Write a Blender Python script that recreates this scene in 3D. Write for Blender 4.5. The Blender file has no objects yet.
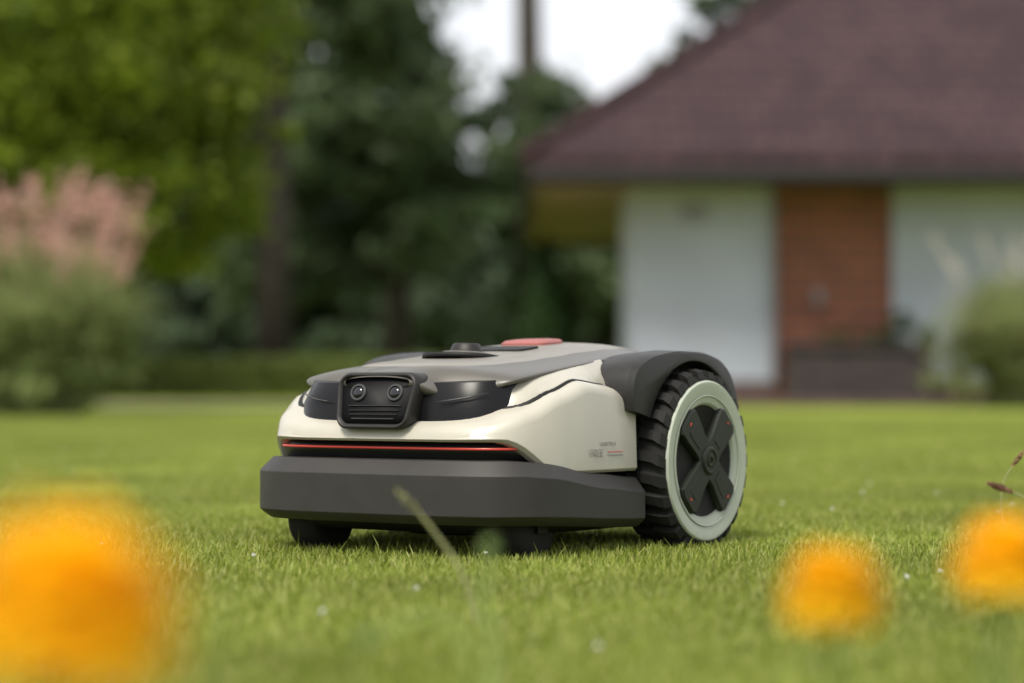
import bpy, bmesh, math, random
import numpy as np
from mathutils import Vector, Matrix
random.seed(3); rng=np.random.default_rng(5)
scene=bpy.context.scene
R=math.radians
# ---------------------------------------------------------------- helpers
def new_mat(name):
    m=bpy.data.materials.new(name); m.use_nodes=True
    nt=m.node_tree; b=nt.nodes['Principled BSDF']; return m,nt,b
def mat(name,col,rough=.5,metal=0,coat=0,var=.06,nscale=30,bump=0,bscale=400,spec=.5,col2=None):
    m,nt,b=new_mat(name)
    n=nt.nodes.new('ShaderNodeTexNoise'); n.inputs['Scale'].default_value=nscale; n.inputs['Detail'].default_value=5
    tc=nt.nodes.new('ShaderNodeTexCoord'); nt.links.new(tc.outputs['Object'],n.inputs['Vector'])
    r=nt.nodes.new('ShaderNodeValToRGB')
    c2=col2 if col2 else tuple(min(1,c*(1+var)) for c in col)
    c1=col if col2 else tuple(c*(1-var) for c in col)
    r.color_ramp.elements[0].color=(*c1,1); r.color_ramp.elements[0].position=.35
    r.color_ramp.elements[1].color=(*c2,1); r.color_ramp.elements[1].position=.65
    nt.links.new(n.outputs['Fac'],r.inputs['Fac']); nt.links.new(r.outputs['Color'],b.inputs['Base Color'])
    mr=nt.nodes.new('ShaderNodeMapRange'); mr.inputs['To Min'].default_value=max(.02,rough-.05); mr.inputs['To Max'].default_value=min(1,rough+.05)
    nt.links.new(n.outputs['Fac'],mr.inputs['Value']); nt.links.new(mr.outputs['Result'],b.inputs['Roughness'])
    b.inputs['Metallic'].default_value=metal; b.inputs['Coat Weight'].default_value=coat; b.inputs['Coat Roughness'].default_value=.15
    b.inputs['Specular IOR Level'].default_value=spec
    if bump:
        n2=nt.nodes.new('ShaderNodeTexNoise'); n2.inputs['Scale'].default_value=bscale
        nt.links.new(tc.outputs['Object'],n2.inputs['Vector'])
        bp=nt.nodes.new('ShaderNodeBump'); bp.inputs['Strength'].default_value=bump; bp.inputs['Distance'].default_value=.001
        nt.links.new(n2.outputs['Fac'],bp.inputs['Height']); nt.links.new(bp.outputs['Normal'],b.inputs['Normal'])
    return m
def leaf_mat(name,cols,trans=.35,nscale=.8,dark=.55,tcol=None,rough=.55):
    m=bpy.data.materials.new(name); m.use_nodes=True; nt=m.node_tree
    b=nt.nodes['Principled BSDF']; out=nt.nodes['Material Output']
    g=nt.nodes.new('ShaderNodeNewGeometry')
    r=nt.nodes.new('ShaderNodeValToRGB')
    el=r.color_ramp.elements
    while len(el)<len(cols): el.new(.5)
    for i,c in enumerate(cols):
        el[i].position=i/(len(cols)-1); el[i].color=(*c,1)
    nt.links.new(g.outputs['Random Per Island'],r.inputs['Fac'])
    n=nt.nodes.new('ShaderNodeTexNoise'); n.inputs['Scale'].default_value=nscale; n.inputs['Detail'].default_value=3
    nt.links.new(g.outputs['Position'],n.inputs['Vector'])
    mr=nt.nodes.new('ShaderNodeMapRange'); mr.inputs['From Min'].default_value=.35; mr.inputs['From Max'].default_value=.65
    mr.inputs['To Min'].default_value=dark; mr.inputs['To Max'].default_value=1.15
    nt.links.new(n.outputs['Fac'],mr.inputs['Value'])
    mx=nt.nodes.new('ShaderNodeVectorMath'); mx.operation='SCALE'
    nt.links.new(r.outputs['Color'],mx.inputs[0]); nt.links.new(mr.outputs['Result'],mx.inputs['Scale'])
    nt.links.new(mx.outputs['Vector'],b.inputs['Base Color']); b.inputs['Roughness'].default_value=rough
    b.inputs['Specular IOR Level'].default_value=.3
    t=nt.nodes.new('ShaderNodeBsdfTranslucent'); nt.links.new(mx.outputs['Vector'],t.inputs['Color'])
    ms=nt.nodes.new('ShaderNodeMixShader'); ms.inputs['Fac'].default_value=trans
    nt.links.new(b.outputs['BSDF'],ms.inputs[1]); nt.links.new(t.outputs['BSDF'],ms.inputs[2])
    nt.links.new(ms.outputs['Shader'],out.inputs['Surface'])
    return m
def link(ob,parent=None):
    scene.collection.objects.link(ob)
    if parent: ob.parent=parent
    return ob
def empty(name,loc=(0,0,0),rotz=0):
    e=bpy.data.objects.new(name,None); e.location=loc; e.rotation_euler=(0,0,rotz); e.empty_display_size=.1
    return link(e)
def mesh_obj(name,verts,faces,m,parent=None,smooth=True,bevel=0,subsurf=0,seg=2):
    me=bpy.data.meshes.new(name); me.from_pydata([tuple(v) for v in verts],[],[tuple(f) for f in faces])
    bm=bmesh.new(); bm.from_mesh(me); bmesh.ops.recalc_face_normals(bm,faces=bm.faces); bm.to_mesh(me); bm.free()
    me.materials.append(m)
    if smooth: me.polygons.foreach_set('use_smooth',[True]*len(me.polygons))
    ob=link(bpy.data.objects.new(name,me),parent)
    if subsurf:
        s=ob.modifiers.new('s','SUBSURF'); s.levels=subsurf; s.render_levels=subsurf
    if bevel:
        b=ob.modifiers.new('b','BEVEL'); b.width=bevel; b.segments=seg; b.limit_method='ANGLE'; b.angle_limit=R(32); b.harden_normals=True
    return ob
def loft(name,loops,m,parent=None,closed=True,cap0=True,cap1=True,**k):
    n=len(loops[0]); V=[p for l in loops for p in l]; F=[]
    for i in range(len(loops)-1):
        for j in range(n if closed else n-1):
            a=i*n+j; b=i*n+(j+1)%n; F.append((a,b,b+n,a+n))
    if cap0: F.append(tuple(range(n))[::-1])
    if cap1: F.append(tuple(range((len(loops)-1)*n,len(loops)*n)))
    return mesh_obj(name,V,F,m,parent,**k)
def box(name,x0,x1,y0,y1,z0,z1,m,parent=None,bevel=0,smooth=True):
    l0=[(x0,y0,z0),(x1,y0,z0),(x1,y1,z0),(x0,y1,z0)]; l1=[(a,b,z1) for a,b,_ in l0]
    return loft(name,[l0,l1],m,parent,bevel=bevel,smooth=smooth and bevel>0)
def quads(name,V,m,parent=None,smooth=False,tri=False):
    V=np.asarray(V,dtype=np.float32); N,k=V.shape[0],V.shape[1]
    me=bpy.data.meshes.new(name); me.vertices.add(N*k); me.vertices.foreach_set('co',V.reshape(-1))
    me.loops.add(N*k); me.loops.foreach_set('vertex_index',np.arange(N*k,dtype=np.int32))
    me.polygons.add(N); me.polygons.foreach_set('loop_start',np.arange(0,N*k,k,dtype=np.int32))
    me.update(calc_edges=True); me.validate()
    me.materials.append(m)
    return link(bpy.data.objects.new(name,me),parent)
def tube(name,pts,radii,m,parent=None,n=8):
    pts=[Vector(p) for p in pts]; loops=[]
    for i,p in enumerate(pts):
        d=(pts[min(i+1,len(pts)-1)]-pts[max(i-1,0)]).normalized()
        u=d.cross(Vector((0,1,.01))); 
        if u.length<.05: u=d.cross(Vector((1,0,0)))
        u.normalize(); v=d.cross(u)
        loops.append([tuple(p+(u*math.cos(a)+v*math.sin(a))*radii[i]) for a in [2*math.pi*k/n for k in range(n)]])
    return loft(name,loops,m,parent)
def leaves_in(blobs,count,size,fill=.35,aspect=.55,sub=6,subr=.28):
    vols=np.array([b[1][0]*b[1][1]*b[1][2] for b in blobs])**(2/3); vols=vols/vols.sum()
    out=[]
    for b,w in zip(blobs,vols):
        n=int(count*w); c=np.array(b[0]); r=np.array(b[1])
        nc=max(8,n//70)
        d=rng.normal(size=(nc,3)); d/=np.linalg.norm(d,axis=1)[:,None]
        rad=(1-fill*rng.random(nc)**1.5)*(1+.10*rng.normal(size=nc))
        cc=c+d*rad[:,None]*r
        idx=rng.integers(0,nc,n); 
        cr=subr*r.min()*(0.5+rng.random(nc))
        e=rng.normal(size=(n,3))*.5
        P=cc[idx]+e*cr[idx][:,None]*np.array([1,1,.6])
        out.append(P)
    P=np.concatenate(out); n=len(P)
    a=rng.normal(size=(n,3)); a/=np.linalg.norm(a,axis=1)[:,None]
    h=rng.normal(size=(n,3)); bb=np.cross(a,h); bb/=np.linalg.norm(bb,axis=1)[:,None]
    s=size*(.6+.8*rng.random(n))[:,None]
    V=np.stack([P-a*s*.5,P+bb*s*.5*aspect,P+a*s*.5,P-bb*s*.5*aspect],axis=1)
    V=V[V[:,:,2].min(axis=1)>.02]
    return V
# ---------------------------------------------------------------- world / light / camera
SUN_EL=54; SUN_ROT=212
w=bpy.data.worlds.new("World"); scene.world=w; w.use_nodes=True
nt=w.node_tree; bg=nt.nodes['Background']; sk=nt.nodes.new('ShaderNodeTexSky'); sk.sky_type='NISHITA'; sk.sun_disc=False
sk.sun_elevation=R(SUN_EL); sk.sun_rotation=R(SUN_ROT); sk.air_density=1.0; sk.dust_density=4.0; sk.ozone_density=1.0
nt.links.new(sk.outputs['Color'],bg.inputs['Color']); bg.inputs['Strength'].default_value=.15
bg2=nt.nodes.new('ShaderNodeBackground'); bg2.inputs['Color'].default_value=(.97,.975,1,1); bg2.inputs['Strength'].default_value=1.25
cn=nt.nodes.new('ShaderNodeTexNoise'); cn.inputs['Scale'].default_value=2.2; cn.inputs['Detail'].default_value=6
cr_=nt.nodes.new('ShaderNodeMapRange'); cr_.inputs['From Min'].default_value=.3; cr_.inputs['From Max'].default_value=.6; cr_.inputs['To Min'].default_value=.7; cr_.inputs['To Max'].default_value=.95
wtc=nt.nodes.new('ShaderNodeTexCoord'); nt.links.new(wtc.outputs['Generated'],cn.inputs['Vector']); nt.links.new(cn.outputs['Fac'],cr_.inputs['Value'])
wm=nt.nodes.new('ShaderNodeMixShader'); nt.links.new(cr_.outputs['Result'],wm.inputs['Fac']); nt.links.new(bg.outputs[0],wm.inputs[1]); nt.links.new(bg2.outputs[0],wm.inputs[2])
nt.links.new(wm.outputs[0],nt.nodes['World Output'].inputs['Surface'])
sd=bpy.data.lights.new('sun','SUN'); sd.energy=4.4; sd.angle=R(18); sd.color=(1,.94,.83)
so=link(bpy.data.objects.new('sun',sd))
sv=Vector((math.sin(R(SUN_ROT))*math.cos(R(SUN_EL)),math.cos(R(SUN_ROT))*math.cos(R(SUN_EL)),math.sin(R(SUN_EL))))
so.rotation_euler=sv.to_track_quat('Z','Y').to_euler(); so.location=(0,0,20)
scene.view_settings.view_transform='Standard'; scene.view_settings.look='None'; scene.view_settings.exposure=0
cd=bpy.data.cameras.new('camera'); cam=link(bpy.data.objects.new('camera',cd)); scene.camera=cam
cd.lens=85; cd.sensor_width=36; cd.clip_start=.05; cd.clip_end=1000
cam.location=(0,0,.236); cam.rotation_euler=(R(90+.96),0,0)
cd.dof.use_dof=True; cd.dof.focus_distance=3.2; cd.dof.aperture_fstop=2.4
# ---------------------------------------------------------------- materials
M_beige=mat('shell_paint',(.40,.38,.32),.38,coat=.3,var=.02,bump=.05,bscale=900)
M_taupe=mat('taupe_paint',(.085,.079,.068),.42,metal=.1,coat=.15,var=.04,bump=.05,bscale=900,spec=.4)
M_top=mat('top_panel_paint',(.18,.168,.142),.42,coat=.15,var=.03,bump=.05,bscale=900,spec=.4)
M_bump=mat('bumper_plastic',(.024,.022,.020),.5,var=.08,bump=.25,bscale=1500,spec=.4)
M_fend=mat('fender_plastic',(.016,.0148,.0136),.45,var=.06,bump=.2,bscale=1500,spec=.33)
M_black=mat('black_gloss',(.004,.004,.005),.30,coat=.0,var=.05,spec=.25)
M_win=mat('sensor_window_black',(.005,.005,.006),.5,coat=.0,var=.05,spec=.15)
M_bmat=mat('black_matte',(.008,.008,.008),.6,var=.1,spec=.3)
M_rub=mat('tyre_rubber',(.011,.011,.010),.75,var=.15,bump=.4,bscale=700,spec=.3)
M_ring=mat('wheel_ring',(.38,.415,.34),.45,var=.03,bump=.05)
M_hub=mat('hub_plastic',(.009,.012,.007),.5,var=.08,bump=.1,spec=.33)
M_dish=mat('hub_recess',(.012,.022,.007),.6,var=.1,spec=.3)
M_red=mat('red_plastic',(.60,.05,.035),.35,coat=.3,var=.05)
M_pink=mat('stop_button',(.28,.085,.075),.5,coat=.05,var=.05)
M_glass=mat('lens_glass',(.004,.005,.008),.12,coat=.3,var=.01)
M_lens=mat('lens_ring',(.05,.05,.053),.4,metal=.4,var=.05)
M_txt=mat('label_ink',(.27,.26,.24),.5,var=.02)
# ---------------------------------------------------------------- lawn mower
WD=.266
fs,fc=.56,.828
F=Vector((-fs,-fc,0)); S=Vector((fc,-fs,0)); Wc=Vector((.276,3.396,.003))
org=Wc-S*WD
mower=empty('robotic_lawn_mower',org,math.atan2(-fc,-fs))
def outline(a,b,n,zf,bin_=.15,xc=.17,xstep=.145,xr=-.12,M=81):
    pts=[]
    pts.append((xstep,-b))
    for i in range(M):
        ph=-math.pi/2+math.pi*i/(M-1)
        c,s=abs(math.cos(ph)),math.sin(ph)
        r=((c/a)**n+(abs(s)/b)**n)**(-1/n)
        pts.append((xc+r*math.cos(ph),r*s))
    pts.append((xstep,b))
    bi=min(bin_,b-.002)
    pts+= [(xstep-.004,bi),(xr+.04,bi),(xr+.01,bi-.012),(xr,bi-.04),(xr,-bi+.04),(xr+.01,-bi+.012),(xr+.04,-bi),(xstep-.004,-bi)]
    return [(x,y,zf(x) if callable(zf) else zf) for x,y in pts]
def tab(*p):
    xs=[q[0] for q in p]; zs=[q[1] for q in p]
    def f(x):
        i=np.searchsorted(xs,x)
        if i<=0: return zs[0]
        if i>=len(xs): return zs[-1]
        t=(x-xs[i-1])/(xs[i]-xs[i-1]); t=t*t*(3-2*t)*.6+t*.4
        return zs[i-1]+(zs[i]-zs[i-1])*t
    return f
def off(f,d): return lambda x:f(x)+d
zt=tab((.15,.104),(.25,.112),(.38,.129),(.42,.132)); zb=tab((.15,.036),(.42,.048))
A,B=.292,.226
def OL(ins,zf,n=5,**k): return outline(A-ins,B-ins,n,zf,**k)
loft('bumper',[OL(.04,off(zb,.002)),OL(.012,zb),OL(.003,off(zb,.008)),OL(0,off(zb,.012)),OL(0,off(zt,-.020)),OL(.002,off(zt,-.017)),OL(.014,off(zt,-.001)),OL(.018,zt),OL(.05,zt)],M_bump,mower,bevel=.0012)
GI=.030
loft('bumper_gap',[OL(GI,off(zt,-.004)),OL(GI,off(zt,.028))],M_black,mower)
def strip(ins,z0,z1,i0,i1):
    return [OL(ins,0.0)[i] for i in range(i0,i1)]
lo=strip(GI-.006,0,0,12,72); li=strip(GI+.002,0,0,12,72)
prof=[(li,.1445),(lo,.1448),(lo,.1476),(li,.1480)]
loft('indicator_strip',[[(x,y,z) for x,y,_ in l] for l,z in prof],M_red,mower,closed=False,cap0=False,cap1=False)
zb2=tab((.345,.112),(.415,.155)); zsh=tab((.15,.208),(.2,.226),(.27,.232),(.33,.216),(.38,.195),(.42,.180),(.46,.168))
def SL(ins,zf,n=4.2): return outline(A-.012-ins,B-.012-ins,n,zf)
loft('side_and_front_shell',[SL(.02,off(zb2,.002)),SL(.004,zb2),SL(0,off(zb2,.004)),SL(.002,off(zsh,-.014)),SL(.004,off(zsh,-.007)),SL(.009,off(zsh,-.001)),SL(.017,off(zsh,.002)),SL(.035,off(zsh,.006)),SL(.055,off(zsh,.009)),SL(.10,off(zsh,.006))],M_beige,mower,bevel=.001)
zm=tab((.3,.244),(.42,.232))
def BL(a,b,z,n=5): return outline(a,b,n,z,bin_=.12,xc=.2)
loft('black_front_module',[BL(.228,.168,.165),BL(.226,.166,.205),BL(.21,.158,zm)],M_black,mower,bevel=.001)
ze=tab((-.1,.268),(0,.276),(.1,.270),(.2,.260),(.3,.249),(.39,.236))
def UL(ins,zf): return outline(.192-ins,.188-ins,6,zf,bin_=.17,xc=.2,xr=-.135)
loft('upper_shell',[UL(0,off(zsh,-.004)),UL(.002,off(zsh,.006)),UL(.012,lambda x:.45*zsh(x)+.55*ze(x)),UL(.028,off(ze,-.002)),UL(.05,ze)],M_beige,mower,bevel=.001)
loft('shell_seam_shade',[UL(-.003,off(zsh,.001)),UL(-.003,off(zsh,.0048)),UL(.01,off(zsh,.006))],M_bmat,mower,cap0=False,cap1=False)  # black strip paints the shadow in the gap between the shells
st=[(.440,.048,.240,.236),(.436,.056,.245,.234),(.425,.068,.249,.226),(.405,.082,.252,.218),(.390,.118,.254,.224),(.378,.158,.256,.236),(.355,.166,.258,.241),(.30,.166,.262,.248),(.22,.163,.268,.257),(.15,.160,.276,.264),(.08,.155,.284,.271),(0,.148,.289,.275),(-.07,.142,.286,.271),(-.12,.134,.274,.260),(-.145,.124,.255,.246)]
loops=[]
for x,wd,zc,zed in st:
    ts=[i/6 for i in range(7)]
    half=[(x,wd*t,zc-(zc-zed)*t**2.4) for t in ts]+[(x,wd+.0015,zed-.003),(x,wd-.001,zed-.008),(x-.001,wd-.014,zed-.009)]
    loops.append([(a,-b,c) for a,b,c in half[::-1]]+half[1:])
loft('hood',loops,M_taupe,mower,closed=False,cap0=False,cap1=False,subsurf=2)
fz=tab(*[(q[0],q[2]) for q in st[::-1]]); fe=tab(*[(q[0],q[3]) for q in st[::-1]]); fw=tab(*[(q[0],q[1]) for q in st[::-1]])
loops=[]
NXp=26
for i in range(NXp):
    u=i/(NXp-1); x=.395-.52*u
    e=min(1,(1-abs(2*u-1)**5.0))**.35
    hw=(.104+.012*math.sin(math.pi*u))*max(e,.02)
    row=[]
    for j in range(-6,7):
        t=j/6; y=hw*t; tt=abs(y)/fw(x); z=fz(x)-(fz(x)-fe(x))*tt**2.4
        lift=.0022 if abs(j)<6 and 0<i<NXp-1 else -.001
        row.append((x,y,z+lift))
    loops.append(row)
loft('hood_centre_panel',loops,M_top,mower,closed=False,cap0=False,cap1=False,subsurf=1)
BX=-.008
def rrect(w0,w1,z0,z1,r,x0,tilt=.28,n=6):
    pts=[]
    for cy,cz,a0 in ((1,1,0),(-1,1,90),(-1,-1,180),(1,-1,270)):
        hw=w1 if cz>0 else w0; zz=z1 if cz>0 else z0
        for k in range(n+1):
            a=R(a0+90*k/n); y=cy*(hw-r)+r*math.cos(a); z=zz-cz*r+r*math.sin(a)
            pts.append((x0+BX-(z-.174)*tilt,y,z))
    return pts
loft('sensor_housing',[rrect(.055,.060,.173,.244,.016,.40),rrect(.055,.060,.171,.246,.017,.462),rrect(.053,.058,.173,.244,.016,.466),rrect(.051,.056,.1755,.2415,.014,.466),rrect(.049,.054,.178,.239,.013,.460)],M_fend,mower,cap1=False)
loft('sensor_window',[rrect(.0495,.0545,.177,.240,.013,.458),rrect(.0495,.0545,.177,.240,.013,.4605)],M_win,mower)
def cyl(name,c,axis,prof,m,parent,n=32,**k):
    c=Vector(c); d=Vector(axis).normalized(); u=d.cross(Vector((0,0,1)) if abs(d.z)<.9 else Vector((1,0,0))).normalized(); v=d.cross(u)
    return loft(name,[[tuple(c+d*t+(u*math.cos(2*math.pi*j/n)+v*math.sin(2*math.pi*j/n))*r) for j in range(n)] for t,r in prof],m,parent,**k)
ax=(1,0,.27)
for s in (-1,1):
    cx=.4605+BX-(.219-.174)*.28
    cyl('lens_bezel',(cx,s*.028,.219),ax,[(0,.0120),(.002,.0120),(.003,.0110),(.003,.0085),(.0012,.008)],M_lens,mower,bevel=.0002)
    cyl('lens',(cx,s*.028,.219),ax,[(.0005,.0083),(.0020,.0078),(.0034,.006),(.0042,.0035),(.0045,.0008)],M_glass,mower)
for k,(z0,z1,wd) in enumerate(((.184,.1855,.032),(.1895,.191,.036),(.195,.1965,.038),(.2015,.2025,.040))):
    xx=.4615+BX-(z0-.174)*.28
    box('sensor_bar',xx-.002,xx+.0012,-wd,wd,z0,z1,M_lens if k in(0,3) else M_fend,mower,bevel=.0003)
for s in (-1,1):
    pts=[(.428,.082,.207),(.424,.10,.209),(.414,.122,.213),(.398,.142,.219)]
    tube('module_trim',[(x+.0035,s*y,z) for x,y,z in pts],[.0006,.0012,.0014,.0005],M_lens,mower,n=6)
cyl('top_recess',(.235,0,.264),(-.09,0,1),[(0,.054),(.0062,.053)],M_bmat,mower,n=48)
cyl('dial_base',(.225,0,.267),(-.09,0,1),[(0,.036),(.005,.035),(.007,.032)],M_taupe,mower,n=40,bevel=.0005)
cyl('dial_knob',(.225,0,.271),(-.05,0,1),[(0,.023),(.003,.023),(.014,.0185),(.0155,.017)],M_fend,mower,n=40,bevel=.0008)
def rr_plan(cx,hx,hy,r,z,n=6,sl=0):
    pts=[]
    for sx,sy,a0 in ((1,1,0),(-1,1,90),(-1,-1,180),(1,-1,270)):
        for k in range(n+1):
            a=R(a0+90*k/n); x=cx+sx*(hx-r)+r*math.cos(a); y=sy*(hy-r)+r*math.sin(a)
            pts.append((x,y,z-sl*(x-cx)))
    return pts
loft('keypad_recess',[rr_plan(.14,.028,.05,.01,.272,sl=.1),rr_plan(.14,.028,.05,.01,.2815,sl=.1)],M_bmat,mower,bevel=.0006)
loft('stop_button',[rr_plan(.05,.036,.035,.016,.280,sl=.05),rr_plan(.05,.036,.035,.016,.2905,sl=.05),rr_plan(.048,.032,.031,.014,.2940,sl=.05),rr_plan(.046,.02,.02,.01,.2955,sl=.05)],M_pink,mower,bevel=.0006)
# fenders
fo=[(.176,.195),(.180,.215),(.178,.235),(.164,.256),(.12,.271),(.05,.278),(-.03,.277),(-.085,.267),(-.118,.247),(-.134,.220),(-.140,.19)]
def resample(p,n):
    p=np.array(p); d=np.r_[0,np.cumsum(np.linalg.norm(np.diff(p,axis=0),axis=1))]
    t=np.linspace(0,d[-1],n); q=np.c_[np.interp(t,d,p[:,0]),np.interp(t,d,p[:,1])]
    for _ in range(2): q[1:-1]=.25*q[:-2]+.5*q[1:-1]+.25*q[2:]
    return q
fo=resample(fo,40)
fi=np.array([(.1395*math.cos(a),.1225+.1395*math.sin(a)) for a in np.linspace(R(26),R(152),40)])
for s in (-1,1):
    def ring(o,i,y):
        return [(p[0],s*y,p[1]) for p in o]+[(p[0],s*y,p[1]) for p in i[::-1]]
    loops=[ring(fo-[0,.012],fi,.12),ring(fo-[0,.004],fi,.15),ring(fo,fi,.19),ring(fo-[0,.001],fi,.214),ring(fo*.9+fi*.1,fi,.2225),ring(fo*.72+fi*.28,fi*.92+fo*.08,.2245)]
    loft('fender',loops,M_fend,mower,bevel=.0012)
LY=.2145
def text(body,size,x,z,y,m):
    cu=bpy.data.curves.new('label','FONT'); cu.body=body; cu.size=size; cu.extrude=.0002; cu.space_character=1.15
    o=link(bpy.data.objects.new('label_text',cu),mower); cu.materials.append(m)
    o.location=(x,y,z); o.rotation_euler=(R(90),0,R(180)); return o
text('FREE',.015,.272,.1335,LY,M_txt)
text('ROBOTICS',.0075,.244,.1480,LY,M_txt)
box('label_line',.185,.225,LY-.0004,LY+.0002,.1345,.1360,M_txt,mower)
box('label_line',.185,.225,LY-.0004,LY+.0002,.1390,.1399,M_red,mower)
loft('chassis',[outline(.22,.185,5,.034,bin_=.14),outline(.25,.20,5,.054,bin_=.15)],M_bmat,mower)
KX,KY=.95,1.085
for ch in list(mower.children):
    ch.scale=(KX*ch.scale[0],KY*ch.scale[1],1) if ch.type=='MESH' else (KX,1,1)
    ch.location=(ch.location[0]*KX,ch.location[1]*KY,ch.location[2])
# wheels
def wheel(s):
    wh=bpy.data.objects.new('rear_wheel',None); link(wh,mower); wh.location=(0,s*(WD-.003),.1225); wh.scale=(1.02,1.05,1.02)
    if s<0: wh.rotation_euler=(0,0,math.pi)
    def lathe(nm,prof,m,n=96,**k):
        return loft(nm,[[(r*math.cos(2*math.pi*j/n),y,r*math.sin(2*math.pi*j/n)) for j in range(n)] for r,y in prof],m,wh,**k)
    lathe('tyre',[(.03,-.072),(.10,-.072),(.112,-.068),(.1175,-.058),(.1185,-.035),(.1175,-.012),(.115,-.004),(.112,-.001),(.110,-.001),(.108,-.006)],M_rub)
    V=[];Fa=[]
    NL=26
    for k in range(NL):
        for row in (0,1):
            a0=2*math.pi*(k+.5*row)/NL
            def pt(a,r,y): return (r*math.cos(a),y,r*math.sin(a))
            da=.066; sk_=.09 if row==0 else -.09
            if row==0: ys=[(.0002,.1130),(-.004,.1235),(-.014,.1262),(-.036,.1262)]
            else: ys=[(-.072,.1115),(-.067,.1225),(-.058,.1260),(-.037,.1260)]
            base=len(V)
            for q,(y,r) in enumerate(ys):
                sh=sk_*q/3*(1)
                for aa in (-da,da):
                    V.append(pt(a0+aa*(1 if q<2 else .8)+sh,r,y))
                for aa in (-da,da):
                    V.append(pt(a0+aa*1.15+sh,r-.010 if q else r-.002,y-(.003 if (q==0 and row==0) else 0)))
            for q in range(3):
                b=base+q*4
                Fa+= [(b,b+1,b+5,b+4),(b,b+4,b+6,b+2),(b+1,b+3,b+7,b+5)]
            Fa+=[(base,base+2,base+3,base+1),(base+12,base+13,base+15,base+14)]
    mesh_obj('tyre_tread',V,Fa,M_rub,wh,smooth=False)
    lathe('rim_ring',[(.1105,-.006),(.1105,.0005),(.1085,.0025),(.102,.0025),(.080,-.002),(.077,-.005),(.076,-.014)],M_ring,cap0=False,cap1=False,bevel=.0004)
    lathe('rim_groove',[(.0905,.0012),(.0902,.0020),(.0885,.0016),(.0882,.0004)],M_ring,cap0=False,cap1=False)
    lathe('hub_recess',[(.077,-.012),(.03,-.013),(.002,-.013)],M_dish,cap0=False)
    for k in range(4):
        an=R(45+90*k); u=Vector((math.cos(an),0,math.sin(an))); v=Vector((-math.sin(an),0,math.cos(an)))
        P=[(.0,.0),(.014,.0195),(.030,.0185),(.062,.0235),(.077,.0245),(.083,.0165),(.083,-.0165),(.077,-.0245),(.062,-.0235),(.030,-.0185),(.014,-.0195)]
        def lp(sc,y): 
            return [tuple(u*(.045+(p[0]-.045)*sc)+v*p[1]*sc+Vector((0,y+.0001*k,0))) for p in P]
        loft('spoke',[lp(1,-.013),lp(1,.0015),lp(.93,.0042)],M_hub,wh,bevel=.0008)
        P2=[(.030,.009),(.060,.0125),(.066,.010),(.066,-.010),(.060,-.0125),(.030,-.009)]
        loft('spoke_plate',[[tuple(u*p[0]+v*p[1]+Vector((0,.0035,0))) for p in P2],[tuple(u*p[0]*.99+v*p[1]*.92+Vector((0,.0050,0))) for p in P2]],M_hub,wh,bevel=.0004)
        P3=[(.0715,.003),(.0745,.0),(.0715,-.003)]
        loft('spoke_mark',[[tuple(u*p[0]+v*p[1]+Vector((0,.003,0))) for p in P3],[tuple(u*p[0]+v*p[1]+Vector((0,.0050,0))) for p in P3]],M_red,wh,smooth=False)
    lathe('hub_cap',[(.020,-.002),(.020,.0055),(.0175,.0075),(.0145,.0075),(.0135,.0060),(.004,.0062)],M_hub,n=48,bevel=.0005)
    lathe('hub_badge',[(.009,.006),(.0085,.0072),(.005,.0072),(.0045,.0062)],M_dish,n=32)
wheel(1); wheel(-1)
cyl('cutting_disc',(.18,0,.024),(0,0,1),[(0,.10),(.004,.105),(.012,.09),(.02,.04)],M_bmat,mower)
for s in (-1,1):
    c=(.325,s*.168,.045)
    cyl('front_caster',(c[0],c[1]-.028,c[2]),(0,1,0),[(0,.030),(.003,.042),(.010,.047),(.046,.047),(.053,.042),(.056,.030)],M_rub,mower,n=40)
    for yy in (-.034,.031):
        box('caster_fork',c[0]-.012,c[0]+.012,c[1]+yy,c[1]+yy+.003,.035,.075,M_bmat,mower,bevel=.001)

# ---------------------------------------------------------------- ground
def ground_mat():
    m,nt,b=new_mat('lawn_ground')
    g=nt.nodes.new('ShaderNodeNewGeometry')
    n=nt.nodes.new('ShaderNodeTexNoise'); n.inputs['Scale'].default_value=.6; n.inputs['Detail'].default_value=8; n.inputs['Roughness'].default_value=.7
    nt.links.new(g.outputs['Position'],n.inputs['Vector'])
    r=nt.nodes.new('ShaderNodeValToRGB'); r.color_ramp.elements[0].position=.3; r.color_ramp.elements[1].position=.7
    r.color_ramp.elements[0].color=(.13,.175,.022,1); r.color_ramp.elements[1].color=(.20,.24,.04,1)
    nt.links.new(n.outputs['Fac'],r.inputs['Fac']); nt.links.new(r.outputs['Color'],b.inputs['Base Color']); b.inputs['Roughness'].default_value=.9
    b.inputs['Specular IOR Level'].default_value=.1
    return m
def disc(name,r,z,m):
    return mesh_obj(name,[(r*math.cos(2*math.pi*i/64),r*math.sin(2*math.pi*i/64),z) for i in range(64)],[tuple(range(64))],m,smooth=False)
disc('lawn_ground',400,0,ground_mat())
M_grass=leaf_mat('grass_blade',[(.15,.205,.024),(.22,.275,.035),(.29,.34,.06),(.40,.40,.14)],trans=.42,nscale=1.6,dark=.78,rough=.45)
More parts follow.
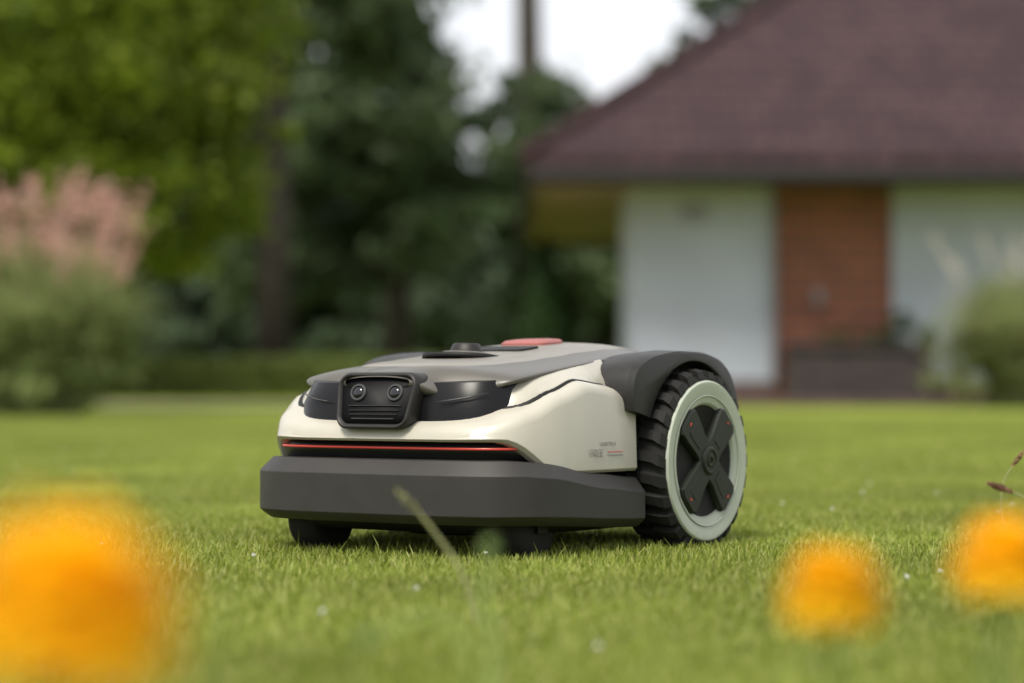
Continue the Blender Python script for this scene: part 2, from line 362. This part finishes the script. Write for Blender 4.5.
def grass_tile(name,size,n,h):
    P=np.c_[rng.random(n)*size-size/2,rng.random(n)*size-size/2]
    ang=rng.random(n)*2*math.pi; lean=.12+.75*rng.random(n)**1.3; hh=h*(.45+.75*rng.random(n)); wd=.0011+.0011*rng.random(n)
    wd=wd*(h/.03)**.3
    d=np.c_[np.cos(ang),np.sin(ang)]; s=np.c_[-np.sin(ang+rng.normal(size=n)*.6),np.cos(ang)]
    s/=np.linalg.norm(s,axis=1)[:,None]
    def lv(t):
        o=P+d*(hh*lean*t**1.8)[:,None]; z=hh*t*(1-.25*lean*t); return o,z
    V=[]
    for t,wf in ((0,1),(.5,.9),(1,.12)):
        o,z=lv(t)
        V.append(np.c_[o-s*(wd*wf)[:,None],z]); V.append(np.c_[o+s*(wd*wf)[:,None],z])
    V=np.stack(V,axis=1)
    me=bpy.data.meshes.new(name); me.vertices.add(n*6); me.vertices.foreach_set('co',V.astype(np.float32).reshape(-1))
    base=(np.arange(n)*6)[:,None]
    idx=(base+np.array([0,1,3,2,2,3,5,4])[None]).astype(np.int32).reshape(-1)
    me.loops.add(len(idx)); me.loops.foreach_set('vertex_index',idx)
    me.polygons.add(n*2); me.polygons.foreach_set('loop_start',np.arange(0,n*8,4,dtype=np.int32))
    me.update(calc_edges=True); me.materials.append(M_grass)
    return me
near=[grass_tile('grass_near_%d'%i,.4,7500,.017) for i in range(3)]
far=[grass_tile('grass_far_%d'%i,.8,6000,.022) for i in range(2)]
grass=empty('lawn_grass')
def put(me,x,y,sz):
    o=bpy.data.objects.new('grass_patch',me); o.location=(x,y,random.uniform(-.003,.0)); o.rotation_euler=(0,0,random.choice([0,90,180,270])*math.pi/180)
    k=random.uniform(.98,1.05); o.scale=(k,k,random.uniform(.85,1.15)); link(o,grass)
y=1.4
while y<6.2:
    hw=.6+y*.25; nx=int(hw/.4)+1
    for i in range(-nx,nx+1): put(random.choice(near),i*.4,y,.4)
    y+=.4
y=6.4
while y<16:
    hw=.8+y*.25; nx=int(hw/.8)+1
    for i in range(-nx,nx+1): put(random.choice(far),i*.8,y,.8)
    y+=.8
Q=[]
for i in range(1100):
    yy=random.uniform(1.6,7); xx=random.uniform(-.27,.27)*yy; h_=random.uniform(.020,.040); a=random.random()*6.28
    dx,dy=math.cos(a)*h_*.5,math.sin(a)*h_*.5; w_=.0010
    Q.append([(xx-w_,yy,0),(xx+w_,yy,0),(xx+dx*.35+w_*.8,yy+dy*.35,h_*.6),(xx+dx*.35-w_*.8,yy+dy*.35,h_*.6)])
    Q.append([(xx+dx*.35-w_*.8,yy+dy*.35,h_*.6),(xx+dx*.35+w_*.8,yy+dy*.35,h_*.6),(xx+dx+w_*.1,yy+dy,h_),(xx+dx-w_*.1,yy+dy,h_)])
quads('stray_grass_blades',Q,M_grass,grass)
M_white=mat('clover_white',(.65,.65,.58),.6)
Q=[]
for i in range(130):
    yy=random.uniform(1.9,9); xx=random.uniform(-.3,.3)*yy; zz=random.uniform(.014,.024); r_=.0021
    if yy<4 and random.random()<.6: continue
    for k in range(10):
        u=Vector([random.gauss(0,1) for _ in range(3)]).normalized(); v=u.orthogonal().normalized(); c=Vector((xx,yy,zz))+u*r_*.6
        Q.append([tuple(c-u*r_),tuple(c+v*r_*.6),tuple(c+u*r_),tuple(c-v*r_*.6)])
quads('clover_blossoms',Q,M_white)
# ---------------------------------------------------------------- flowers
M_pet=leaf_mat('petal_yellow',[(.90,.56,.006),(.93,.64,.012),(.95,.70,.03)],trans=.45,nscale=20,dark=.95)
M_pet2=leaf_mat('petal_orange',[(.90,.38,.002),(.92,.48,.004)],trans=.35,nscale=20,dark=.9)
M_stem=mat('flower_stem',(.09,.16,.03),.6,var=.2)
M_leafg=leaf_mat('flower_leaf',[(.08,.15,.02),(.14,.22,.03)],trans=.35,nscale=9)
def flower(x,y,z,r,tilt=(0,0),no=22):
    f=empty('yellow_marigold',(x,y,0))
    top=Vector((0,0,z-r*.5))
    tube('stem',[(tilt[0]*-.06,0.01,-.002),(tilt[0]*-.02,0.004,z*.5),top],[.0024,.0020,.0022],M_stem,f)
    cyl('calyx',(0,0,z-r*.75),(0,0,1),[(0,.003),(r*.15,r*.2),(r*.35,r*.30)],M_stem,f,n=16)
    for mm,nm,cnt,lo,hi in ((M_pet,'petals',300,-.6,.98),(M_pet2,'inner_petals',no,-.4,.3)):
        Q=[]
        for i in range(cnt):
            zz=random.uniform(lo,hi); ph=random.random()*2*math.pi; sr=math.sqrt(max(0,1-zz*zz))
            d=Vector((sr*math.cos(ph),sr*math.sin(ph),zz*.88)).normalized()
            t=Vector((-math.sin(ph),math.cos(ph),0)); nn=d.cross(t)
            L=r*random.uniform(.88,1.05); W=r*.2*random.uniform(.8,1.2)
            c=Vector((0,0,z-r*.1)); 
            p0=c+d*L*.35; p1=c+d*L*.8+nn*r*.05; p2=c+d*L-nn*r*random.uniform(-.05,.12)
            Q.append([p0-t*W*.3,p0+t*W*.3,p1+t*W,p1-t*W]); Q.append([p1-t*W,p1+t*W,p2+t*W*.6,p2-t*W*.6])
        quads(nm,[[tuple(v) for v in q] for q in Q],mm,f)
    Q=[]
    for i in range(9):
        ph=random.random()*6.28; zz=random.uniform(.01,z*.5); d=Vector((math.cos(ph),math.sin(ph),.5)); t=Vector((-math.sin(ph),math.cos(ph),0))
        p=Vector((0,0,zz)); L=.03
        Q.append([p,p+d*L*.5+t*.006,p+d*L,p+d*L*.5-t*.006])
    quads('leaves',[[tuple(v) for v in q] for q in Q],M_leafg,f)
flower(-.145,.78,.164,.0385,(.3,0),no=24)
flower(.159,1.20,.132,.0270,no=14)
flower(.246,1.21,.146,.0270,(.5,0),no=14)
# ---------------------------------------------------------------- weeds
M_brown=mat('seed_brown',(.30,.16,.10),.7,var=.3)
M_weed=mat('weed_green',(.22,.31,.09),.6,var=.2)
M_weed2=mat('weed_olive',(.24,.25,.10),.6,var=.2)
def weed(name,pts,r,head=None,hm=None,m=M_weed,hn=26,hl=.03,hr=.006):
    e=empty(name,(pts[0][0],pts[0][1],0)); o=Vector((pts[0][0],pts[0][1],0))
    L=[Vector(p)-o for p in pts]
    Q=[]
    for i in range(len(L)-1):
        p0=L[max(i-1,0)];p1=L[i];p2=L[i+1];p3=L[min(i+2,len(L)-1)]
        for k in range(6):
            t=k/6; Q.append(.5*((2*p1)+(p2-p0)*t+(2*p0-5*p1+4*p2-p3)*t*t+(3*p1-p0-3*p2+p3)*t**3))
    Q.append(L[-1])
    tube('stalk',Q,[r*(1-.5*i/len(Q)) for i in range(len(Q))],m,e,n=6)
    if head:
        d=(Q[-1]-Q[-3]).normalized(); V=[]
        for i in range(hn):
            t=i/hn; c=Q[-1]-d*hl*.3+d*hl*t; rr=hr*math.sin(math.pi*(.12+.8*t))
            a=random.random()*6.28; u=d.orthogonal().normalized(); v=d.cross(u); s=(u*math.cos(a)+v*math.sin(a))
            p=c; q=c+s*rr+d*.003; w_=d.cross(s)*.0016
            V.append([p-w_,p+s*rr*.5-w_*1.2,q+d*.002,p+s*rr*.5+w_*1.2])
        quads('seed_head',[[tuple(x) for x in q] for q in V],hm,e)
    return e
weed('meadow_weed',[(-.03,2.25,0),(-.045,2.25,.055),(-.075,2.25,.100),(-.092,2.25,.120)],.0024,True,M_weed2,M_weed2)
weed('meadow_weed',[(-.024,1.6,0),(-.012,1.6,.05),(-.018,1.6,.095),(-.016,1.6,.118)],.0026,True,M_weed,M_weed,hl=.018,hr=.009,hn=40)
weed('meadow_weed',[(-.02,1.5,0),(-.028,1.5,.07),(-.05,1.5,.09),(-.086,1.49,.080)],.0020,True,M_weed,M_weed,hl=.014,hr=.009,hn=60)
weed('meadow_weed',[(.70,2.85,0),(.65,2.85,.05),(.61,2.85,.095),(.582,2.85,.109)],.0016,True,M_brown,M_weed2,hn=160,hl=.030,hr=.0055)
weed('meadow_weed',[(.625,2.95,0),(.60,2.95,.06),(.598,2.95,.11),(.614,2.95,.138)],.0012,True,M_brown,M_weed2,hn=40,hl=.02,hr=.004)
tf=empty('tall_grass_tuft',(-.03,1.3,0)); Q=[]
for i in range(26):
    x=random.gauss(0,.05); y=random.gauss(0,.05); h_=random.uniform(.08,.135); a=random.random()*6.28; l=h_*random.uniform(.1,.5); w_=random.uniform(.0012,.0022)
    prev=None
    for t in (0,.33,.66,1):
        c=(x+math.cos(a)*l*t*t,y+math.sin(a)*l*t*t,h_*t); ww=w_*(1-.9*t*t)
        cur=((c[0]-ww,c[1],c[2]),(c[0]+ww,c[1],c[2]))
        if prev: Q.append([prev[0],prev[1],cur[1],cur[0]])
        prev=cur
quads('blades',Q,M_grass,tf)
# ---------------------------------------------------------------- house
M_wall=mat('white_render',(.43,.47,.54),.85,var=.06,nscale=1.5,bump=.3,bscale=60)
M_wood=mat('soffit_wood',(.24,.16,.10),.6,var=.2,nscale=6)
M_fascia=mat('fascia_dark',(.016,.012,.014),.6,var=.15,nscale=3)
M_plinth=mat('plinth_dark',(.09,.055,.05),.8,var=.2,nscale=3)
def brick_mat():
    m,nt,b=new_mat('brick'); tc=nt.nodes.new('ShaderNodeTexCoord'); mp=nt.nodes.new('ShaderNodeMapping'); mp.inputs['Rotation'].default_value=(R(90),0,0)
    br=nt.nodes.new('ShaderNodeTexBrick'); br.inputs['Scale'].default_value=1.7
    br.inputs['Color1'].default_value=(.36,.125,.065,1); br.inputs['Color2'].default_value=(.25,.088,.05,1); br.inputs['Mortar'].default_value=(.14,.085,.07,1)
    br.inputs['Mortar Size'].default_value=.04
    nt.links.new(tc.outputs['Object'],mp.inputs['Vector']); nt.links.new(mp.outputs['Vector'],br.inputs['Vector']); nt.links.new(br.outputs['Color'],b.inputs['Base Color']); b.inputs['Roughness'].default_value=.85
    return m
M_brick=brick_mat()
def roof_mat():
    m,nt,b=new_mat('roof_tiles'); tc=nt.nodes.new('ShaderNodeTexCoord')
    br=nt.nodes.new('ShaderNodeTexBrick'); br.inputs['Scale'].default_value=2.6; br.inputs['Brick Width'].default_value=.7; br.inputs['Row Height'].default_value=.6
    br.inputs['Color1'].default_value=(.054,.028,.031,1); br.inputs['Color2'].default_value=(.037,.019,.023,1); br.inputs['Mortar'].default_value=(.016,.009,.011,1); br.inputs['Mortar Size'].default_value=.05
    n=nt.nodes.new('ShaderNodeTexNoise'); n.inputs['Scale'].default_value=.9; n.inputs['Detail'].default_value=6
    nt.links.new(tc.outputs['Object'],br.inputs['Vector']); nt.links.new(tc.outputs['Object'],n.inputs['Vector'])
    mr=nt.nodes.new('ShaderNodeMapRange'); mr.inputs['From Min'].default_value=.3; mr.inputs['From Max'].default_value=.7; mr.inputs['To Min'].default_value=.82; mr.inputs['To Max'].default_value=1.15
    nt.links.new(n.outputs['Fac'],mr.inputs['Value'])
    mx=nt.nodes.new('ShaderNodeVectorMath'); mx.operation='SCALE'; nt.links.new(br.outputs['Color'],mx.inputs[0]); nt.links.new(mr.outputs['Result'],mx.inputs['Scale'])
    nt.links.new(mx.outputs['Vector'],b.inputs['Base Color']); b.inputs['Roughness'].default_value=.8; b.inputs['Specular IOR Level'].default_value=.25
    bp=nt.nodes.new('ShaderNodeBump'); bp.inputs['Distance'].default_value=.02; nt.links.new(br.outputs['Fac'],bp.inputs['Height']); bp.invert=True
    nt.links.new(bp.outputs['Normal'],b.inputs['Normal'])
    return m
M_roof=roof_mat()
house=empty('brick_and_render_house',(0,0,0))
D=24.5
box('wall_left',1.20,2.66,D,D+2.2,.25,2.22,M_wall,house)
box('wall_left_rear',2.1,2.66,D+2.201,D+9,.25,2.22,M_wall,house)
box('wall_brick',2.66,3.86,D+.06,D+9.01,.02,2.22,M_brick,house)
box('wall_right',3.86,13,D,D+9,.25,2.22,M_wall,house)
box('plinth',1.16,2.66,D-.05,D+2.25,0,.25,M_plinth,house); box('plinth',3.86,13.05,D-.05,D+9.05,0,.25,M_plinth,house)
ex0,ex1,ey0,ey1,ez=.17,14.2,D-1.0,D+10,2.30
box('soffit',ex0+.06,ex1-.06,ey0+.06,ey1-.06,2.222,2.26,M_wood,house)
for nm,a in (('fascia',(ex0,ex1,ey0,ey0+.06)),('fascia',(ex0,ex1,ey1-.06,ey1)),('fascia',(ex0,ex0+.06,ey0+.061,ey1-.061)),('fascia',(ex1-.06,ex1,ey0+.061,ey1-.061))):
    box(nm,*a,2.16,2.32,M_fascia,house)
tp=.72; hh=(ey1-ey0)/2; rz=ez+.02+hh*tp
o=.05
Rv=[(ex0-o,ey0-o,ez+.02),(ex1+o,ey0-o,ez+.02),(ex1+o,ey1+o,ez+.02),(ex0-o,ey1+o,ez+.02),(ex0+hh,ey0+hh,rz),(ex1-hh,ey0+hh,rz)]
roofv=Rv+[(x,y,z+.12) for x,y,z in Rv]
mesh_obj('roof',roofv,[(6,7,11,10),(7,8,11),(8,9,10,11),(9,6,10),(0,1,7,6),(1,2,8,7),(2,3,9,8),(3,0,6,9),(0,3,2,1)],M_roof,house,smooth=False)
for a,b in ((0,4),(1,5),(2,5),(3,4),(4,5)):
    p=Vector(roofv[a+6]);q=Vector(roofv[b+6]); tube('ridge_cap',[p,q],[.09,.09],M_roof,house,n=8)
box('gutter',ex0,ex1,ey0-.11,ey0-.002,2.20,2.32,M_fascia,house,bevel=.02)
M_lampm=mat('lamp_metal',(.25,.25,.27),.5,metal=.3)
box('wall_vent',1.72,1.98,D-.05,D-.002,1.86,2.02,M_lampm,house,bevel=.01)
box('wall_lamp',3.06,3.14,D-.06,D+.058,1.02,1.18,M_lampm,house,bevel=.01)
box('downpipe',2.62,2.67,D-.09,D-.02,.2,2.2,M_lampm,house,bevel=.02)
planter=empty('brick_planter',(0,0,0))
M_pl=mat('planter_brick',(.034,.026,.025),.85,var=.3,nscale=8)
box('planter_box',2.75,4.15,D-.75,D-.12,0,.56,M_pl,planter,bevel=.01); box('planter_rim',2.71,4.19,D-.79,D-.10,.561,.62,M_pl,planter,bevel=.01)
box('terrace_kerb',1.9,6.5,D-1.4,D-.8,0,.07,M_plinth,planter,bevel=.01)
quads('planter_plants',leaves_in([((3.95,D-.45,.74),(.28,.2,.2)),((3.3,D-.45,.65),(.45,.2,.08))],2400,.06),leaf_mat('planter_leaf',[(.04,.08,.02),(.09,.14,.04)]),planter)
mesh_obj('gravel_path',[(-14,22.6,.004),(1.9,22.6,.004),(1.9,25.6,.004),(-14,26.8,.004)],[(0,1,2,3)],mat('gravel',(.26,.21,.16),.9,var=.2,nscale=5),smooth=False)
# ---------------------------------------------------------------- trees
M_bark=mat('bark',(.04,.032,.026),.9,var=.3,nscale=6)
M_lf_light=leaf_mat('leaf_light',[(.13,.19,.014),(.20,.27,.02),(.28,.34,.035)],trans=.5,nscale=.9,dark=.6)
M_lf_mid_haze=leaf_mat('leaf_mid_haze',[(.075,.115,.05),(.11,.16,.07),(.145,.20,.09)],trans=.4,nscale=.5,dark=.7)  # greens lightened and greyed, haze put into the leaf colour
M_lf_dark_haze=leaf_mat('leaf_dark_haze',[(.055,.085,.048),(.082,.118,.065),(.105,.145,.082)],trans=.35,nscale=.45,dark=.7)  # pale desaturated greens stand in for haze over the far trees
def tree(name,x,y,h,tr,blobs,count,size,m,fill=.6,subr=.30,lean=0):
    e=empty(name,(x,y,0)); 
    tube('trunk',[(0,0,-.05),(lean*.3,0,h*.3),(lean*.7,.05,h*.6),(lean,0,h*.92)],[tr*1.25,tr,tr*.75,tr*.25],M_bark,e,n=12)
    for c,r in blobs:
        s=Vector((lean*.6,0,max(h*.25,min(h*.8,c[2]-r[2]*.8)))); c_=Vector(c)
        mid=(s+c_)/2+Vector((random.uniform(-.1,.1),random.uniform(-.1,.1),.1))
        tube('limb',[s,mid,c_,c_+(c_-mid)*.5],[tr*.45,tr*.3,tr*.18,tr*.06],M_bark,e,n=8)
    quads('crown',leaves_in(blobs,count,size,fill=fill,subr=subr),m,e)
    return e
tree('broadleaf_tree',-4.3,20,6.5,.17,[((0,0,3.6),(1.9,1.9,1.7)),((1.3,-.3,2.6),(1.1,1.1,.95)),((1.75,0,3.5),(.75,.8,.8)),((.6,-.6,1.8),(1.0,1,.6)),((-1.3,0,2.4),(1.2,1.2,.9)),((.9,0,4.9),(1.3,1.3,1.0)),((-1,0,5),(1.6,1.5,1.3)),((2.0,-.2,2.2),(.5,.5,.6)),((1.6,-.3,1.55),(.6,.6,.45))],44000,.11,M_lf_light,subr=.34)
tree('oak_tree',-3.35,34,9,.22,[((0,0,7),(2.4,2.2,2.0)),((-1.9,0,5.2),(1.8,1.6,1.3)),((1.3,.5,5.6),(1.1,1.2,1.0)),((-2.6,0,3.2),(1.6,1.4,1.2)),((-.8,.6,4.0),(1.2,1,.8))],18000,.22,M_lf_mid_haze)
tree('oak_tree',-8.6,31,9,.25,[((0,0,6),(3,2.4,2.6)),((-.5,0,3.4),(2.6,1.8,1.8)),((2,0,4),(1.5,1.6,1.5))],14000,.22,M_lf_dark_haze)
tree('linden_tree',-1.9,40,8,.2,[((-.6,0,7.2),(1.5,1.5,1.9)),((-.6,0,4.6),(1.7,1.6,1.7)),((.5,0,3.6),(1.5,1.3,1.4)),((-1.8,0,2.4),(1.4,1.2,1.2))],16000,.26,M_lf_mid_haze)
tree('linden_tree',1.6,42,5,.2,[((0,0,3.6),(2.2,1.6,1.7)),((-1.3,0,4.4),(1.2,1.2,1.1)),((1.3,0,4.5),(1.2,1.2,1.2)),((0,0,1.7),(2.4,1.4,1.2))],16000,.26,M_lf_mid_haze)
tree('maple_tree',4.1,40,8,.2,[((.3,0,7.0),(1.5,1.5,1.2)),((-.9,0,6.2),(.7,.8,.6)),((1.6,0,5.6),(1.6,1.5,1.3)),((0,0,3),(2.0,1.6,1.8))],9000,.2,M_lf_dark_haze)
pine=empty('pine_tree',(.3,46,0))
tube('trunk',[(0,0,-.05),(.05,0,4),(0,0,8),(.1,0,13)],[.34,.28,.23,.1],M_bark,pine,n=12)
for z_,dx in ((9.2,1.5),(9.6,-1.6),(10.6,1.2)):
    tube('branch',[(0,0,z_-.3),(dx*.5,0,z_),(dx,0,z_+.1)],[.08,.05,.02],M_bark,pine)
quads('crown',leaves_in([((0,0,11.8),(2.2,2,1.4)),((-1.8,0,10),(1,1,.45)),((1.7,0,9.8),(1.0,1,.4))],7000,.18),M_lf_dark_haze,pine)
dist=empty('distant_trees')
bl=[]
for X,Y,top,wd in ((-22,56,11,4),(-17,58,10,4),(-12.5,54,12,3.5),(-9,52,10.5,3),(-6,55,11.5,2.6),(-4.2,57,9,2.0),(-2.2,54,5.8,2.2),(0,56,5.9,2.2),(2.2,55,6.6,2.2),(4.6,57,6.9,2.2),(7.5,56,8.5,2.6),(11,58,9,3.2),(16,56,10,4),(22,58,10,4),(28,60,10,4)):
    bl.append(((X,Y,top*.68),(wd,wd*.7,top*.32))); bl.append(((X+.7,Y-1.2,top*.33),(wd*1.1,wd*.7,top*.33)))
quads('far_foliage',leaves_in(bl,75000,.45,fill=.9,subr=.38,aspect=.8),M_lf_dark_haze,dist)
bl=[((x,48+random.random(),.9+random.random()*.6),(1.5,.8,1.5)) for x in np.arange(-18,22,1.5)]
quads('shrub_border',leaves_in(bl,26000,.24,fill=.8),M_lf_dark_haze,dist)
V=[];Fc=[]; NX=160; NZ=14
for i in range(NX):
    x=-45+90*i/(NX-1); top=4.2+.7*math.sin(x*.9)+.5*math.sin(x*2.3+1)+random.uniform(-.3,.3)
    for j in range(NZ):
        t=j/(NZ-1); V.append((x+random.uniform(-.2,.2),63-1.5*math.sin(t*3.1)+random.uniform(-.4,.4),top*t))
for i in range(NX-1):
    for j in range(NZ-1):
        a=i*NZ+j; Fc.append((a,a+NZ,a+NZ+1,a+1))
mesh_obj('wooded_bank',V,Fc,mat('dark_thicket',(.04,.065,.035),.9,var=.5,nscale=1.2),dist,smooth=False)
def cone_tree(name,x,y,h,r,n,m):
    e=empty(name,(x,y,0)); tube('trunk',[(0,0,0),(0,0,h*.5)],[.05,.03],M_bark,e)
    t=rng.random(n)**.7; zz=h*(1-t)+.03; rr=r*t**.85*(.75+.3*rng.random(n)); a=rng.random(n)*6.283
    P=np.c_[rr*np.cos(a),rr*np.sin(a),zz]; d=rng.normal(size=(n,3))*.5+np.array([0,0,1]); d/=np.linalg.norm(d,axis=1)[:,None]
    h_=np.cross(d,rng.normal(size=(n,3))); h_/=np.linalg.norm(h_,axis=1)[:,None]; s=.09
    quads('crown',np.stack([P-d*s*.5,P+h_*s*.3,P+d*s*.6,P-h_*s*.3],axis=1),m,e)
cone_tree('thuja_tree',.42,30,2.05,.5,7000,leaf_mat('thuja_leaf',[(.02,.05,.012),(.04,.085,.02)],trans=.2,nscale=2))
def hedge(name,x0,x1,y0,y1,h,n,m):
    e=empty(name)
    box('hedge_core',x0+.08,x1-.08,y0+.08,y1-.08,0,h-.08,mat('hedge_core',(.02,.035,.01),.9),e)
    P=np.c_[x0+rng.random(n)*(x1-x0),y0+rng.random(n)*(y1-y0),rng.random(n)*h]
    f=rng.integers(0,3,n); P[f==0,2]=h+rng.normal(size=(f==0).sum())*.025; P[f==1,1]=y0+rng.normal(size=(f==1).sum())*.03
    a=rng.normal(size=(n,3)); a/=np.linalg.norm(a,axis=1)[:,None]; b=np.cross(a,rng.normal(size=(n,3))); b/=np.linalg.norm(b,axis=1)[:,None]; s=.08
    quads('hedge_leaves',np.stack([P-a*s*.5,P+b*s*.35,P+a*s*.5,P-b*s*.35],axis=1),m,e)
hedge('clipped_hedge',-10,.9,33,33.9,.52,26000,leaf_mat('hedge_leaf',[(.13,.17,.04),(.20,.25,.065)],trans=.3,nscale=1.5,dark=.8))
def ograss(name,x,y,h,r,n,m,plume=None,np_=60,skirt=True,pw=1):
    e=empty(name,(x,y,0)); a=rng.random(n)*6.283; rb=r*.35*np.sqrt(rng.random(n)); le=h*(.7+.5*rng.random(n)); out=r*(.2+.9*rng.random(n))
    b=np.c_[rb*np.cos(a),rb*np.sin(a)]; d=np.c_[np.cos(a),np.sin(a)]; s=np.c_[-np.sin(a),np.cos(a)]; wd=.007+.006*rng.random(n)
    Q=[]; pts=[]
    for t in (0,.35,.7,1):
        o=b+d*(out*t**1.9)[:,None]; z=le*(t-.42*t**2.6*(out/r)); pts.append((o,z,t))
    for (o0,z0,t0),(o1,z1,t1) in zip(pts[:-1],pts[1:]):
        w0=(wd*(1-t0*.7))[:,None]; w1=(wd*(1-t1*.7))[:,None]
        Q.append(np.stack([np.c_[o0-s*w0,z0],np.c_[o0+s*w0,z0],np.c_[o1+s*w1,z1],np.c_[o1-s*w1,z1]],axis=1))
    quads('blades',np.concatenate(Q),m,e)
    if skirt:
        quads('lower_foliage',leaves_in([((0,0,h*.30),(r*.95,r*.95,h*.34)),((-r*.3,-r*.3,h*.2),(r*.75,r*.6,h*.25)),((r*.3,-r*.2,h*.5),(r*.6,r*.6,h*.25))],3500,.10,fill=.4,aspect=.25),m,e)
    if plume:
        V=[]
        for i in range(np_):
            an=random.random()*6.283; rr=r*random.uniform(.1,1.05); zt_=h*random.uniform(.85,1.35)-.35*rr
            p=Vector((rr*math.cos(an),rr*math.sin(an),zt_)); d_=Vector((math.cos(an)*.6,math.sin(an)*.6,1)).normalized()
            q0=Vector((p.x*.35,p.y*.35,h*.4)); sd=Vector((-math.sin(an),math.cos(an),0))*.004
            V.append([q0-sd,q0+sd,p+sd,p-sd])
            for k in range(34):
                c=p+d_*random.uniform(0,.24)+Vector([random.gauss(0,.018) for _ in range(3)]); u=Vector([random.gauss(0,1) for _ in range(3)]).normalized(); v_=u.orthogonal().normalized()
                V.append([c-u*.02,c+v_*.008,c+u*.02,c-v_*.008])
        quads('plumes',[[tuple(v) for v in q] for q in V],plume,e)
M_og=leaf_mat('ornamental_blade',[(.19,.25,.085),(.29,.35,.13),(.40,.42,.20)],trans=.5,nscale=2,dark=.8)
M_og2=leaf_mat('ornamental_blade_pale',[(.20,.25,.09),(.30,.34,.14),(.40,.40,.22)],trans=.5,nscale=2,dark=.8)
M_plume=leaf_mat('plume_pink',[(.48,.22,.20),(.58,.32,.29),(.65,.45,.40)],trans=.4,nscale=3,dark=.9)
ograss('fountain_grass',-3.12,16.2,1.18,.70,3200,M_og,M_plume,75)
ograss('fountain_grass',-4.1,16.8,1.25,.8,3000,M_og,M_plume,60)
ograss('fountain_grass',4.55,21.5,1.2,.78,4200,M_og2,mat('plume_beige',(.4,.36,.28),.8),25)
